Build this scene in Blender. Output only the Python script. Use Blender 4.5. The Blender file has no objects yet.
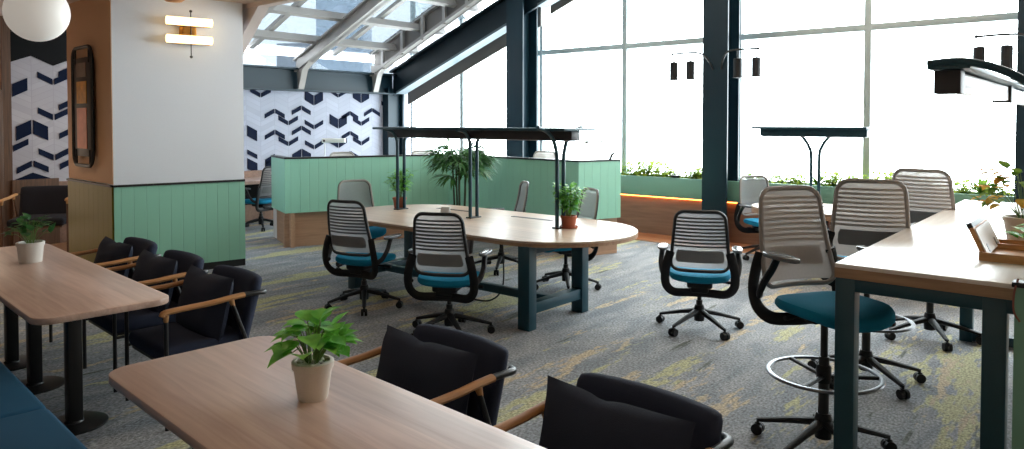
import bpy, bmesh, math, random
from mathutils import Vector, Matrix
PI = math.pi
R = math.radians
S = bpy.context.scene
COL = S.collection
random.seed(7)

# ------------------------------------------------------------------ materials
def new_mat(name):
    m = bpy.data.materials.new(name); m.use_nodes = True
    nt = m.node_tree
    return m, nt, nt.nodes, nt.links, nt.nodes['Principled BSDF']

def rgb(h):
    h = h.lstrip('#')
    v = [int(h[i:i+2], 16)/255 for i in (0, 2, 4)]
    return tuple(x/12.92 if x <= .04045 else ((x+.055)/1.055)**2.4 for x in v) + (1,)

def simple(name, col, rough=.5, metal=0, bump=0, scale=200, var=.06, spec=.5):
    """colour with a faint procedural mottling and optional fine bump"""
    m, nt, N, L, b = new_mat(name)
    c = rgb(col) if isinstance(col, str) else col
    tc = N.new('ShaderNodeTexCoord')
    no = N.new('ShaderNodeTexNoise'); no.inputs['Scale'].default_value = scale; no.inputs['Detail'].default_value = 3
    L.new(tc.outputs['Object'], no.inputs['Vector'])
    mx = N.new('ShaderNodeMix'); mx.data_type = 'RGBA'
    mx.inputs['A'].default_value = tuple(x*(1-var) for x in c[:3]) + (1,)
    mx.inputs['B'].default_value = tuple(min(1, x*(1+var)) for x in c[:3]) + (1,)
    L.new(no.outputs['Fac'], mx.inputs['Factor']); L.new(mx.outputs['Result'], b.inputs['Base Color'])
    b.inputs['Roughness'].default_value = rough; b.inputs['Metallic'].default_value = metal
    b.inputs['Specular IOR Level'].default_value = spec
    if bump:
        bp = N.new('ShaderNodeBump'); bp.inputs['Strength'].default_value = bump; bp.inputs['Distance'].default_value = .002
        L.new(no.outputs['Fac'], bp.inputs['Height']); L.new(bp.outputs['Normal'], b.inputs['Normal'])
    return m

def wood(name, c1, c2, axis=0, rough=.4, scale=3.0, plank=0.0, spec=.5):
    m, nt, N, L, b = new_mat(name)
    tc = N.new('ShaderNodeTexCoord'); mp = N.new('ShaderNodeMapping')
    s = [14, 14, 14]; s[axis] = .9
    mp.inputs['Scale'].default_value = s
    L.new(tc.outputs['Object'], mp.inputs['Vector'])
    no = N.new('ShaderNodeTexNoise'); no.inputs['Scale'].default_value = scale; no.inputs['Detail'].default_value = 6
    no.inputs['Distortion'].default_value = .6
    L.new(mp.outputs['Vector'], no.inputs['Vector'])
    cr = N.new('ShaderNodeValToRGB')
    cr.color_ramp.elements[0].position = .3; cr.color_ramp.elements[0].color = rgb(c1)
    cr.color_ramp.elements[1].position = .72; cr.color_ramp.elements[1].color = rgb(c2)
    L.new(no.outputs['Fac'], cr.inputs['Fac'])
    out = cr.outputs['Color']
    if plank:
        sx = N.new('ShaderNodeSeparateXYZ'); L.new(tc.outputs['Object'], sx.inputs[0])
        mt = N.new('ShaderNodeMath'); mt.operation = 'DIVIDE'; mt.inputs[1].default_value = plank
        L.new(sx.outputs['Y' if axis == 0 else 'X'], mt.inputs[0])
        fl = N.new('ShaderNodeMath'); fl.operation = 'FLOOR'; L.new(mt.outputs[0], fl.inputs[0])
        wn = N.new('ShaderNodeTexWhiteNoise'); wn.noise_dimensions = '1D'; L.new(fl.outputs[0], wn.inputs['W'])
        mr = N.new('ShaderNodeMapRange'); mr.inputs['To Min'].default_value = .82; mr.inputs['To Max'].default_value = 1.08
        L.new(wn.outputs['Value'], mr.inputs['Value'])
        mu = N.new('ShaderNodeMix'); mu.data_type = 'RGBA'; mu.blend_type = 'MULTIPLY'; mu.inputs['Factor'].default_value = 1
        L.new(out, mu.inputs['A']); L.new(mr.outputs['Result'], mu.inputs['B']); out = mu.outputs['Result']
    L.new(out, b.inputs['Base Color'])
    b.inputs['Roughness'].default_value = rough; b.inputs['Specular IOR Level'].default_value = spec
    bp = N.new('ShaderNodeBump'); bp.inputs['Strength'].default_value = .12; bp.inputs['Distance'].default_value = .001
    L.new(no.outputs['Fac'], bp.inputs['Height']); L.new(bp.outputs['Normal'], b.inputs['Normal'])
    return m

def emit(name, col, strength):
    m, nt, N, L, b = new_mat(name)
    b.inputs['Base Color'].default_value = rgb(col)
    b.inputs['Emission Color'].default_value = rgb(col); b.inputs['Emission Strength'].default_value = strength
    return m

def glass_mat(name='clear_glass', tint=(.96, .985, .98, 1)):
    m, nt, N, L, b = new_mat(name)
    N.remove(b)
    t = N.new('ShaderNodeBsdfTransparent'); t.inputs['Color'].default_value = tint
    g = N.new('ShaderNodeBsdfGlossy'); g.inputs['Roughness'].default_value = .03
    lw = N.new('ShaderNodeLayerWeight'); lw.inputs['Blend'].default_value = .5
    pw = N.new('ShaderNodeMath'); pw.operation = 'POWER'; pw.inputs[1].default_value = 4; L.new(lw.outputs['Facing'], pw.inputs[0])
    fr = N.new('ShaderNodeMath'); fr.operation = 'MULTIPLY_ADD'; fr.inputs[1].default_value = .6; fr.inputs[2].default_value = .03; L.new(pw.outputs[0], fr.inputs[0])
    mx = N.new('ShaderNodeMixShader'); L.new(fr.outputs[0], mx.inputs[0])
    L.new(t.outputs[0], mx.inputs[1]); L.new(g.outputs[0], mx.inputs[2])
    L.new(mx.outputs[0], N['Material Output'].inputs['Surface'])
    return m

def sheer(name, col, alpha, trans=.35):
    """woven see-through fabric: part transparent, part diffuse and translucent"""
    m, nt, N, L, b = new_mat(name)
    N.remove(b)
    t = N.new('ShaderNodeBsdfTransparent'); d = N.new('ShaderNodeBsdfDiffuse'); tl = N.new('ShaderNodeBsdfTranslucent')
    d.inputs['Color'].default_value = rgb(col); tl.inputs['Color'].default_value = rgb(col)
    m1 = N.new('ShaderNodeMixShader'); m1.inputs[0].default_value = trans
    L.new(d.outputs[0], m1.inputs[1]); L.new(tl.outputs[0], m1.inputs[2])
    tc = N.new('ShaderNodeTexCoord'); no = N.new('ShaderNodeTexNoise'); no.inputs['Scale'].default_value = 60
    L.new(tc.outputs['Object'], no.inputs['Vector'])
    mr = N.new('ShaderNodeMapRange'); mr.inputs['To Min'].default_value = alpha-.05; mr.inputs['To Max'].default_value = alpha+.05
    L.new(no.outputs['Fac'], mr.inputs['Value'])
    m2 = N.new('ShaderNodeMixShader'); L.new(mr.outputs['Result'], m2.inputs[0])
    L.new(t.outputs[0], m2.inputs[1]); L.new(m1.outputs[0], m2.inputs[2])
    L.new(m2.outputs[0], N['Material Output'].inputs['Surface'])
    return m

def leaf_mat(name, c1, c2, trans=.35):
    m, nt, N, L, b = new_mat(name)
    tc = N.new('ShaderNodeTexCoord'); no = N.new('ShaderNodeTexNoise'); no.inputs['Scale'].default_value = 14
    L.new(tc.outputs['Object'], no.inputs['Vector'])
    cr = N.new('ShaderNodeValToRGB')
    cr.color_ramp.elements[0].position = .35; cr.color_ramp.elements[0].color = rgb(c1)
    cr.color_ramp.elements[1].position = .65; cr.color_ramp.elements[1].color = rgb(c2)
    L.new(no.outputs['Fac'], cr.inputs['Fac']); L.new(cr.outputs['Color'], b.inputs['Base Color'])
    b.inputs['Roughness'].default_value = .38 if trans > .3 else .75
    b.inputs['Specular IOR Level'].default_value = .5 if trans > .3 else .15
    tl = N.new('ShaderNodeBsdfTranslucent'); L.new(cr.outputs['Color'], tl.inputs['Color'])
    mx = N.new('ShaderNodeMixShader'); mx.inputs[0].default_value = trans
    L.new(b.outputs[0], mx.inputs[1]); L.new(tl.outputs[0], mx.inputs[2])
    L.new(mx.outputs[0], N['Material Output'].inputs['Surface'])
    return m

def panel_mat(name, col, pitch=.1, rough=.45):
    """painted tongue-and-groove boards: vertical V-grooves by bump across local X"""
    m, nt, N, L, b = new_mat(name)
    tc = N.new('ShaderNodeTexCoord'); sx = N.new('ShaderNodeSeparateXYZ'); L.new(tc.outputs['Object'], sx.inputs[0])
    dv = N.new('ShaderNodeMath'); dv.operation = 'DIVIDE'; dv.inputs[1].default_value = pitch; L.new(sx.outputs['X'], dv.inputs[0])
    fr = N.new('ShaderNodeMath'); fr.operation = 'FRACT'; L.new(dv.outputs[0], fr.inputs[0])
    sb = N.new('ShaderNodeMath'); sb.operation = 'SUBTRACT'; sb.inputs[1].default_value = .5; L.new(fr.outputs[0], sb.inputs[0])
    ab = N.new('ShaderNodeMath'); ab.operation = 'ABSOLUTE'; L.new(sb.outputs[0], ab.inputs[0])
    mr = N.new('ShaderNodeMapRange'); mr.inputs['From Min'].default_value = .472; mr.inputs['From Max'].default_value = .5
    mr.inputs['To Min'].default_value = 1; mr.inputs['To Max'].default_value = 0; L.new(ab.outputs[0], mr.inputs['Value'])
    mx = N.new('ShaderNodeMix'); mx.data_type = 'RGBA'; c = rgb(col)
    mx.inputs['A'].default_value = tuple(x*.74 for x in c[:3]) + (1,); mx.inputs['B'].default_value = c
    L.new(mr.outputs['Result'], mx.inputs['Factor']); L.new(mx.outputs['Result'], b.inputs['Base Color'])
    bp = N.new('ShaderNodeBump'); bp.inputs['Strength'].default_value = .8; bp.inputs['Distance'].default_value = .006
    L.new(mr.outputs['Result'], bp.inputs['Height']); L.new(bp.outputs['Normal'], b.inputs['Normal'])
    b.inputs['Roughness'].default_value = rough
    return m

def tile_mat(name, col, y0, half, slope, h=.085):
    """pale herringbone tile: thin grey joints following a zigzag along Y, plus joints between columns"""
    m, nt, N, L, b = new_mat(name)
    def math_(op, a, b_=None, c=None):
        n = N.new('ShaderNodeMath'); n.operation = op
        for i, v in enumerate((a, b_, c)):
            if v is None: continue
            if hasattr(v, 'links'): L.new(v, n.inputs[i])
            else: n.inputs[i].default_value = v
        return n.outputs[0]
    tc = N.new('ShaderNodeTexCoord'); sx = N.new('ShaderNodeSeparateXYZ'); L.new(tc.outputs['Object'], sx.inputs[0])
    u = math_('DIVIDE', math_('SUBTRACT', sx.outputs['Y'], y0), half)
    tri = math_('PINGPONG', u, 1.0)
    zz = math_('ADD', sx.outputs['Z'], math_('MULTIPLY', tri, -slope*half))
    f1 = math_('ABSOLUTE', math_('SUBTRACT', math_('FRACT', math_('DIVIDE', zz, h)), .5))
    f2 = math_('ABSOLUTE', math_('SUBTRACT', math_('FRACT', u), .5))
    l1 = math_('GREATER_THAN', f1, .46); l2 = math_('GREATER_THAN', f2, .482)
    ln = math_('MAXIMUM', l1, l2)
    row = math_('FLOOR', math_('ADD', math_('DIVIDE', zz, h), math_('MULTIPLY', math_('FLOOR', u), 17.0)))
    wn = N.new('ShaderNodeTexWhiteNoise'); wn.noise_dimensions = '1D'; L.new(row, wn.inputs['W'])
    mr = N.new('ShaderNodeMapRange'); mr.inputs['To Min'].default_value = .9; mr.inputs['To Max'].default_value = 1.02
    L.new(wn.outputs['Value'], mr.inputs['Value'])
    c = rgb(col)
    m0 = N.new('ShaderNodeMix'); m0.data_type = 'RGBA'; m0.blend_type = 'MULTIPLY'; m0.inputs['Factor'].default_value = 1
    m0.inputs['A'].default_value = c; L.new(mr.outputs['Result'], m0.inputs['B'])
    mx = N.new('ShaderNodeMix'); mx.data_type = 'RGBA'
    L.new(m0.outputs['Result'], mx.inputs['A']); mx.inputs['B'].default_value = tuple(x*.84 for x in c[:3]) + (1,)
    L.new(ln, mx.inputs['Factor']); L.new(mx.outputs['Result'], b.inputs['Base Color'])
    b.inputs['Roughness'].default_value = .8; b.inputs['Specular IOR Level'].default_value = .15
    return m

def carpet_mat():
    m, nt, N, L, b = new_mat('streaked_carpet')
    tc = N.new('ShaderNodeTexCoord')
    def noise(scale, detail, mapping=None, dist=0, rough=.5):
        n = N.new('ShaderNodeTexNoise'); n.inputs['Scale'].default_value = scale; n.inputs['Detail'].default_value = detail
        n.inputs['Distortion'].default_value = dist; n.inputs['Roughness'].default_value = rough
        src = tc.outputs['Object']
        if mapping:
            mp = N.new('ShaderNodeMapping'); mp.inputs['Scale'].default_value = mapping[0]; mp.inputs['Location'].default_value = mapping[1]
            L.new(src, mp.inputs['Vector']); src = mp.outputs['Vector']
        L.new(src, n.inputs['Vector']); return n.outputs['Fac']
    def ramp(src, p0, p1, c0=(0, 0, 0, 1), c1=(1, 1, 1, 1)):
        r = N.new('ShaderNodeValToRGB'); e = r.color_ramp.elements
        e[0].position = p0; e[0].color = c0; e[1].position = p1; e[1].color = c1
        L.new(src, r.inputs['Fac']); return r.outputs['Color']
    def mix(a, b_, f, mode='MIX'):
        x = N.new('ShaderNodeMix'); x.data_type = 'RGBA'; x.blend_type = mode
        for k, v in (('A', a), ('B', b_), ('Factor', f)):
            if hasattr(v, 'links'): L.new(v, x.inputs[k])
            else: x.inputs[k].default_value = v
        return x.outputs['Result']
    fine = noise(75, 4, ((1, .55, 1), (0, 0, 0)))
    mid = noise(3.2, 4, ((1.6, .5, 1), (3, 1, 0)), .6)
    base = mix(rgb('#787d83'), rgb('#9a9b9d'), ramp(mid, .36, .66))
    # yellow-green streaks along Y
    st = noise(1.0, 5, ((2.6, .42, 1), (5.3, 2.2, 0)), .35, .62)
    edge = noise(26, 4, ((1, .3, 1), (0, 0, 0)), .4)
    add = N.new('ShaderNodeMath'); add.operation = 'MULTIPLY_ADD'; add.inputs[1].default_value = .22
    L.new(edge, add.inputs[0]); L.new(st, add.inputs[2])
    f1 = ramp(add.outputs[0], .668, .71)
    c = mix(base, rgb('#adaa84'), f1)
    st2 = noise(1.3, 5, ((3.0, .5, 1), (11.3, 7.7, 0)), .3, .6)
    add2 = N.new('ShaderNodeMath'); add2.operation = 'MULTIPLY_ADD'; add2.inputs[1].default_value = .22
    L.new(edge, add2.inputs[0]); L.new(st2, add2.inputs[2])
    c = mix(c, rgb('#b5a48a'), ramp(add2.outputs[0], .705, .75))
    st3 = noise(2.2, 4, ((3.4, .32, 1), (1.3, 4.7, 0)), .5, .6)
    c = mix(c, rgb('#595d56'), ramp(st3, .645, .69))
    c = mix(c, ramp(fine, .25, .75, (.28, .28, .28, 1), (1.5, 1.5, 1.5, 1)), 1, 'MULTIPLY')
    L.new(c, b.inputs['Base Color'])
    b.inputs['Roughness'].default_value = .85; b.inputs['Specular IOR Level'].default_value = .35
    bp = N.new('ShaderNodeBump'); bp.inputs['Strength'].default_value = .7; bp.inputs['Distance'].default_value = .008
    L.new(fine, bp.inputs['Height']); L.new(bp.outputs['Normal'], b.inputs['Normal'])
    return m

M = dict(
    flange=simple('beam_flange', '#56666f', .5, spec=.3),
    white=simple('white_paint', '#dfe3ea', .6), tan=simple('tan_paint', '#c49a78', .6), beige=simple('beige_paint', '#cbb8a4', .7),
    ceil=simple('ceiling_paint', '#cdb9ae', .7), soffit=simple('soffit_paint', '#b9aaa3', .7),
    green=panel_mat('green_boards', '#8cc4ad', .125), greenflat=simple('green_laminate', '#6f9c89', .4, var=.03),
    olive=panel_mat('olive_boards', '#6a6208', .15),
    navy=simple('navy_steel', '#0d2733', .4, var=.04, spec=.3), navydark=simple('dark_navy_steel', '#0a1c26', .45, var=.04, spec=.3),
    mull=simple('grey_aluminium', '#a9b6b8', .4, .2), rafter=simple('pale_grey_steel', '#979491', .45), rafterdark=simple('grey_louvre', '#6a6561', .6),
    chevron=simple('navy_tile', '#141c30', .7, spec=.05), blackband=simple('black_paint', '#0a0a0c', .7, spec=.15),
    tile=tile_mat('pale_tile', '#a7acbb', 6.795, .2715, .45), tileb=tile_mat('pale_lounge_tile', '#ada7ab', 3.337, .266, .45),
    tabletop=wood('oak_laminate', '#b09181', '#caad9d', 0, .33, 2.4, .16), ovalwood=wood('pale_oak_laminate', '#b39a85', '#c9b29c', 0, .35, 2.4, .2),
    rim=wood('oak_edge', '#8a6a52', '#a98769', 0, .45), highwood=wood('glare_paled_ash', '#e0d3c6', '#eee3d8', 1, .24, 2.2, .2, .8),  # high table ash lightened to hold the window glare
    armwood=wood('honey_wood', '#9a6a3f', '#bd8a58', 1, .4), plyw=wood('plywood_box', '#b98552', '#d3a06a', 0, .45),
    cladding=wood('walnut_cladding', '#785a49', '#8d6c59', 0, .5, 2, .12), plinth=wood('plinth_wood', '#9b7a62', '#b08d72', 0, .5),
    floorwood=wood('floor_boards', '#9a6a48', '#b98560', 0, .4, 2.2, .12), darkwood=wood('dark_timber', '#4a3222', '#6a4a32', 2, .5),
    carpet=carpet_mat(),
    black=simple('black_metal', '#121315', .42), blackplastic=simple('black_plastic', '#131417', .55, spec=.3), padpl=simple('grey_arm_pad', '#5b5d60', .22),
    padblack=simple('black_arm_pad', '#222427', .25),
    teal=simple('teal_steel', '#143e4b', .4, var=.04), lampbox=simple('dark_lamp_box', '#2a2529', .5),
    bluefab=simple('blue_fabric', '#0f7698', .85, 0, .5, 500, .12, .2), navyfab=simple('navy_fabric', '#252b3d', .9, 0, .6, 420, .25, .3),
    cushfab=simple('navy_cushion_fabric', '#1f2535', .85, 0, .6, 380, .25, .3), greyfab=simple('charcoal_fabric', '#26252b', .9, 0, .5, 400, .2, .2),
    benchfab=simple('teal_fabric', '#13405a', .85, 0, .5, 420, .15, .25),
    mesh=sheer('chair_mesh', '#a6a7a9', .72), meshpale=sheer('pale_chair_mesh', '#bab3ae', .96, .2),
    slat=simple('grey_back_weave', '#4c4f52', .7), slatpale=simple('pale_back_weave', '#aaa39e', .7),
    lumbar=simple('lumbar_plastic', '#6f7072', .6), shell=simple('grey_hazed_shell', '#8d8681', .5), shellblack=simple('black_shell', '#15171a', .4),  # stool frames hold overexposure haze in their grey; chair front rims are plain grey
    glass=glass_mat(), roofglass=glass_mat('roof_glass', (.27, .29, .305, 1)), potwhite=simple('white_ceramic', '#c9c4bd', .35), potbeige=simple('beige_ceramic', '#c9bdb0', .5, var=.08),
    terra=simple('terracotta', '#a0583c', .75, var=.12), soil=simple('soil', '#2c221c', .95, 0, .8, 120, .4), pebble=simple('white_pebble', '#cfc8bb', .5),
    leaf=leaf_mat('bright_leaf', '#4b9e34', '#8acb55', .34), leafdark=leaf_mat('deep_leaf', '#1d4a24', '#3a6b34'), leafpalm=leaf_mat('palm_leaf', '#2c5a2c', '#4d7d3c'),
    leaflime=leaf_mat('lime_leaf', '#6f8a26', '#a9b845', .26), leafyellow=leaf_mat('yellow_leaf', '#d08f35', '#e0c05a', .15),
    leafsage=leaf_mat('sage_leaf', '#557f30', '#8ba648', .22), stem=simple('green_stem', '#5c7a3a', .6), stemdark=simple('cane_stem', '#38412c', .7),
    globe=emit('opal_glass', '#e6e2dc', .3), warm=emit('warm_lamp', '#ffdca0', 3.2), led=emit('led_strip', '#ff8a3c', 16),
    brass=simple('brass', '#a87a3c', .35, .8), label=simple('white_plastic', '#dcdcdc', .4),
    door=emit('lit_door_glass', '#ffe9d0', 1.1), poster1=simple('pink_print', '#d98a74', .5, var=.3, scale=9), poster2=simple('amber_print', '#cf8f2a', .5, var=.5, scale=14),
    poster3=simple('dark_print', '#6a564e', .5, var=.5, scale=12), rackpanel=simple('dark_rack_board', '#1c1512', .5), tower=simple('tower_glass', '#a4b2c0', .4, var=.3, scale=.25),
    block=simple('pale_block', '#8d9299', .8, var=.2, scale=.4), wicker=simple('wicker', '#c98a5a', .7, 0, .5, 60, .3), acrylic=simple('white_acrylic', '#d6d5dd', .3),
    chrome=simple('chrome', '#63666b', .3, .85), cable=simple('cable', '#7d4a40', .6),
)

# ------------------------------------------------------------------ mesh builder
class MB:
    def __init__(s): s.bm = bmesh.new()
    def _xf(s, vs, m):
        if m is not None: bmesh.ops.transform(s.bm, matrix=m, verts=vs)
    def box(s, c, d, rz=0, bev=0, seg=2, rx=0, ry=0):
        t = bmesh.new(); bmesh.ops.create_cube(t, size=1)
        bmesh.ops.scale(t, vec=d, verts=t.verts)
        if bev: bmesh.ops.bevel(t, geom=t.edges[:], offset=bev, segments=seg, affect='EDGES', profile=.5)
        m = Matrix.Translation(c) @ Matrix.Rotation(rz, 4, 'Z') @ Matrix.Rotation(ry, 4, 'Y') @ Matrix.Rotation(rx, 4, 'X')
        bmesh.ops.transform(t, matrix=m, verts=t.verts); return s.join(t)
    def join(s, t):
        mp = {v: s.bm.verts.new(v.co) for v in t.verts}
        for f in t.faces:
            try: s.bm.faces.new([mp[v] for v in f.verts])
            except ValueError: pass
        t.free(); return s
    def grid(s, P, closeu=False, closev=False):
        V = [[s.bm.verts.new(p) for p in row] for row in P]
        nu, nv = len(V), len(V[0])
        for i in range(nu if closeu else nu-1):
            for j in range(nv if closev else nv-1):
                q = [V[i][j], V[(i+1) % nu][j], V[(i+1) % nu][(j+1) % nv], V[i][(j+1) % nv]]
                try: s.bm.faces.new(q)
                except ValueError: pass
        return V
    def tube(s, pts, r, n=8, closed=False, up=None, r2=None):
        """r: half-width across, r2: half-height along the 'up' side; numbers or one per point"""
        P = [Vector(p) for p in pts]; k = len(P)
        rr = r if isinstance(r, (list, tuple)) else [r]*k
        r2 = rr if r2 is None else (r2 if isinstance(r2, (list, tuple)) else [r2]*k)
        rows = []; prev = None
        for i in range(k):
            if closed: t = P[(i+1) % k]-P[i-1]
            else: t = P[min(i+1, k-1)]-P[max(i-1, 0)]
            t = t.normalized()
            if up is not None: ref = Vector(up)
            elif prev is None: ref = Vector((0, 0, 1)) if abs(t.z) < .9 else Vector((0, 1, 0))
            else: ref = prev
            b = t.cross(ref)
            if b.length < 1e-5: b = t.cross(Vector((1, .1, 0)))
            b.normalize(); u = b.cross(t).normalized(); prev = u
            rows.append([P[i]+b*(math.cos(2*PI*j/n)*rr[i])+u*(math.sin(2*PI*j/n)*r2[i]) for j in range(n)])
        V = s.grid(rows, closed, True)
        if not closed:
            for e in (V[0][::-1], V[-1]):
                try: s.bm.faces.new(e)
                except ValueError: pass
        return s
    def lathe(s, prof, n=24, c=(0, 0, 0)):
        rows = [[(c[0]+r*math.cos(2*PI*j/n), c[1]+r*math.sin(2*PI*j/n), c[2]+z) for j in range(n)] for r, z in prof]
        V = s.grid(rows, False, True)
        for e, r in ((V[0][::-1], prof[0][0]), (V[-1], prof[-1][0])):
            if r > 1e-6:
                try: s.bm.faces.new(e)
                except ValueError: pass
        return s
    def cyl(s, a, b, r, n=14, r1=None):
        return s.tube([a, b], [r, r if r1 is None else r1], n)
    def prism(s, poly, z0, z1, bev=0, seg=2):
        t = bmesh.new()
        a = [t.verts.new((x, y, z0)) for x, y in poly]; b = [t.verts.new((x, y, z1)) for x, y in poly]
        n = len(poly); t.faces.new(a[::-1]); t.faces.new(b)
        for i in range(n): t.faces.new([a[i], a[(i+1) % n], b[(i+1) % n], b[i]])
        bmesh.ops.recalc_face_normals(t, faces=t.faces)
        if bev:
            ed = [e for e in t.edges if abs(e.verts[0].co.z-e.verts[1].co.z) < 1e-6]
            bmesh.ops.bevel(t, geom=ed, offset=bev, segments=seg, affect='EDGES', profile=.5)
        return s.join(t)
    def plate(s, poly3, off):
        """closed slab: 3D polygon pushed along vector off"""
        a = [s.bm.verts.new(p) for p in poly3]; o = Vector(off); b = [s.bm.verts.new(Vector(p)+o) for p in poly3]
        n = len(a); s.bm.faces.new(a[::-1]); s.bm.faces.new(b)
        for i in range(n): s.bm.faces.new([a[i], a[(i+1) % n], b[(i+1) % n], b[i]])
        return s
    def build(s, name, mat, parent=None, loc=None, rz=0, sharp=38, fix=True):
        if fix: bmesh.ops.recalc_face_normals(s.bm, faces=s.bm.faces)
        me = bpy.data.meshes.new(name); s.bm.to_mesh(me); s.bm.free()
        for p in me.polygons: p.use_smooth = True
        me.set_sharp_from_angle(angle=R(sharp))
        me.materials.append(M[mat] if isinstance(mat, str) else mat)
        o = bpy.data.objects.new(name, me); COL.objects.link(o)
        if parent is not None: o.parent = parent
        if loc is not None: o.location = loc
        o.rotation_euler.z = rz
        return o

def tag(o, label, cat, group=None, kind=None):
    o['label'] = label; o['category'] = cat
    if group: o['group'] = group
    if kind: o['kind'] = kind
    return o
def thing(name, label, cat, loc=(0, 0, 0), rz=0, group=None):
    o = bpy.data.objects.new(name, None); COL.objects.link(o); o.empty_display_size = .1
    o.location = loc; o.rotation_euler.z = rz
    return tag(o, label, cat, group)
def struct(name, mb, mat, **k):
    o = mb.build(name, mat, **k); o['kind'] = 'structure'; return o
def copy_tree(o, parent=None):
    c = o.copy(); COL.objects.link(c)
    if parent is not None: c.parent = parent
    for ch in list(o.children): copy_tree(ch, c)
    return c
def place(proto, loc, rz, label, group=None):
    o = copy_tree(proto) if proto.get('used') else proto
    proto['used'] = True
    if 'used' in o and o is not proto: del o['used']
    o.location = loc; o.rotation_euler.z = rz; o['label'] = label
    if group: o['group'] = group
    return o
def arc(cx, cy, r, a0, a1, n):
    return [(cx+r*math.cos(a0+(a1-a0)*i/n), cy+r*math.sin(a0+(a1-a0)*i/n)) for i in range(n+1)]
def rrect(w, d, r, n=6):
    p = []
    for sx, sy, a in ((1, 1, 0), (-1, 1, PI/2), (-1, -1, PI), (1, -1, 1.5*PI)):
        p += arc(sx*(w/2-r), sy*(d/2-r), r, a, a+PI/2, n)
    return p
def smooth_path(P, n=6):
    P = [Vector(p) for p in P]; out = []
    for i in range(len(P)-1):
        p0, p1, p2, p3 = P[max(i-1, 0)], P[i], P[i+1], P[min(i+2, len(P)-1)]
        for k in range(n):
            t = k/n
            out.append(.5*((2*p1)+(p2-p0)*t+(2*p0-5*p1+4*p2-p3)*t*t+(3*p1-p0-3*p2+p3)*t**3))
    out.append(P[-1]); return out

# ------------------------------------------------------------------ camera
cam = bpy.data.cameras.new('camera'); co = bpy.data.objects.new('camera', cam); COL.objects.link(co)
co.location = (0, 0, 1.7); co.rotation_euler = (R(90-1.6), 0, R(40.7))
cam.sensor_width = 36; cam.sensor_fit = 'HORIZONTAL'; cam.lens = 725/1024*36
cam.shift_x = 12/1024; cam.shift_y = -(224.5-142.25)/1024; cam.clip_start = .05; cam.clip_end = 300
S.camera = co

# ------------------------------------------------------------------ room shell
XW, YG = -11.29, 10.2          # chevron wall plane, glass plane
RX = 3.2
struct('floor', MB().box(((XW+RX)/2, 3.45, -.05), (RX-XW+.4, 14.1, .1)), 'carpet')
struct('floor_boards_window', MB().box(((XW+RX)/2, 9.62, .004), (RX-XW, .9, .008)), 'floorwood')
struct('floor_boards_lounge', MB().box((-10.5, 1.6, .004), (1.6, 5.0, .008)), 'floorwood')
struct('wall_chevron', MB().box((XW-.1, 7.05, 1.33), (.2, 6.34, 2.66)), 'tile')
struct('wall_lounge', MB().box((XW-.1, 3.48, 1.55), (.2, .8, 3.1)), 'tileb')
struct('wall_lounge_jamb', MB().box((XW-.08, 3.04, 1.55), (.2, .11, 3.1)), 'darkwood')
struct('wall_lounge_side', MB().box((XW-.1, 1.17, 1.55), (.2, 3.64, 3.1)), 'tan')
struct('wall_back', MB().box(((XW+RX)/2, -2.95, 1.6), (RX-XW, .2, 3.4)), 'beige')
struct('wall_left', MB().box((XW-.1, -1.8, 1.6), (.2, 2.4, 3.4)), 'beige')
struct('wall_right', MB().box((RX+.1, 3.6, 2.4), (.2, 13.3, 4.9)), 'beige')
# tile ends above a timber dado
struct('trim_1', MB().box((XW+.015, 6.95, .435), (.05, 6.7, .87)), 'cladding')
struct('trim_2', MB().box((XW+.02, 3.36, .46), (.06, .56, .92)), 'darkwood')

def chev_arm(mb, ya, yb, za, zb, th, x=XW, d=.012):
    """one navy tile: parallelogram from (ya,za) to (yb,zb) centre line, thickness th"""
    g = .012
    sl = (zb-za)/(yb-ya); ya += g; zb = zb-sl*g; yb -= g; za = za+sl*g
    mb.plate([(x, ya, za-th/2), (x, yb, zb-th/2), (x, yb, zb+th/2), (x, ya, za+th/2)], (d, 0, 0))
ch = MB(); P_, D_ = .207, .105
def chev(mb, y, z, kind, th=.075, p=P_, x=XW):
    s = -1 if '^' in kind else 1
    if kind[0] in '^v':
        chev_arm(mb, y-p, y, z+s*D_, z, th, x); chev_arm(mb, y, y+p, z, z+s*D_, th, x)
    elif kind[0] == '/': chev_arm(mb, y-p, y, z-D_, z, th, x)     # rising arm ending at y
    else: chev_arm(mb, y, y+p, z, z-D_, th, x)
for y, z, k, t in [(6.795, 2.155, 'v', .075), (7.881, 2.09, 'v', .18), (8.424, 2.19, 'v', .06), (8.967, 2.15, 'v', .17), (7.067, 1.9, '^', .075), (7.61, 1.965, '^', .075),
        (8.696, 1.875, '^', .075), (9.239, 1.945, '^', .075), (7.338, 1.675, 'v', .075), (7.881, 1.6, 'v', .075), (7.61, 1.6, '^', .075), (8.424, 1.66, 'v', .18),
        (8.967, 1.66, 'v', .075), (7.067, 1.53, '^', .075), (6.524, 1.56, '\\', .18), (8.696, 1.495, '^', .075), (7.338, 1.305, 'v', .075), (7.881, 1.23, 'v', .075),
        (8.424, 1.25, 'v', .09), (8.967, 1.275, 'v', .075), (6.524, 1.2, '\\', .075), (7.067, 1.1, '/', .09), (7.61, 1.13, '^', .18), (8.696, 1.1, '^', .09), (6.524, 1.0, '\\', .18), (7.067, 1.0, '/', .18)]:
    chev(ch, y, z, k, t)
ch.plate([(XW, 9.48, 2.06+.06), (XW, 9.7, 1.96+.06), (XW, 9.7, 1.96-.02), (XW, 9.48, 2.06-.02)], (.012, 0, 0))
o = ch.build('trim_3', 'chevron'); o['kind'] = 'structure'
ch = MB()
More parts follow.
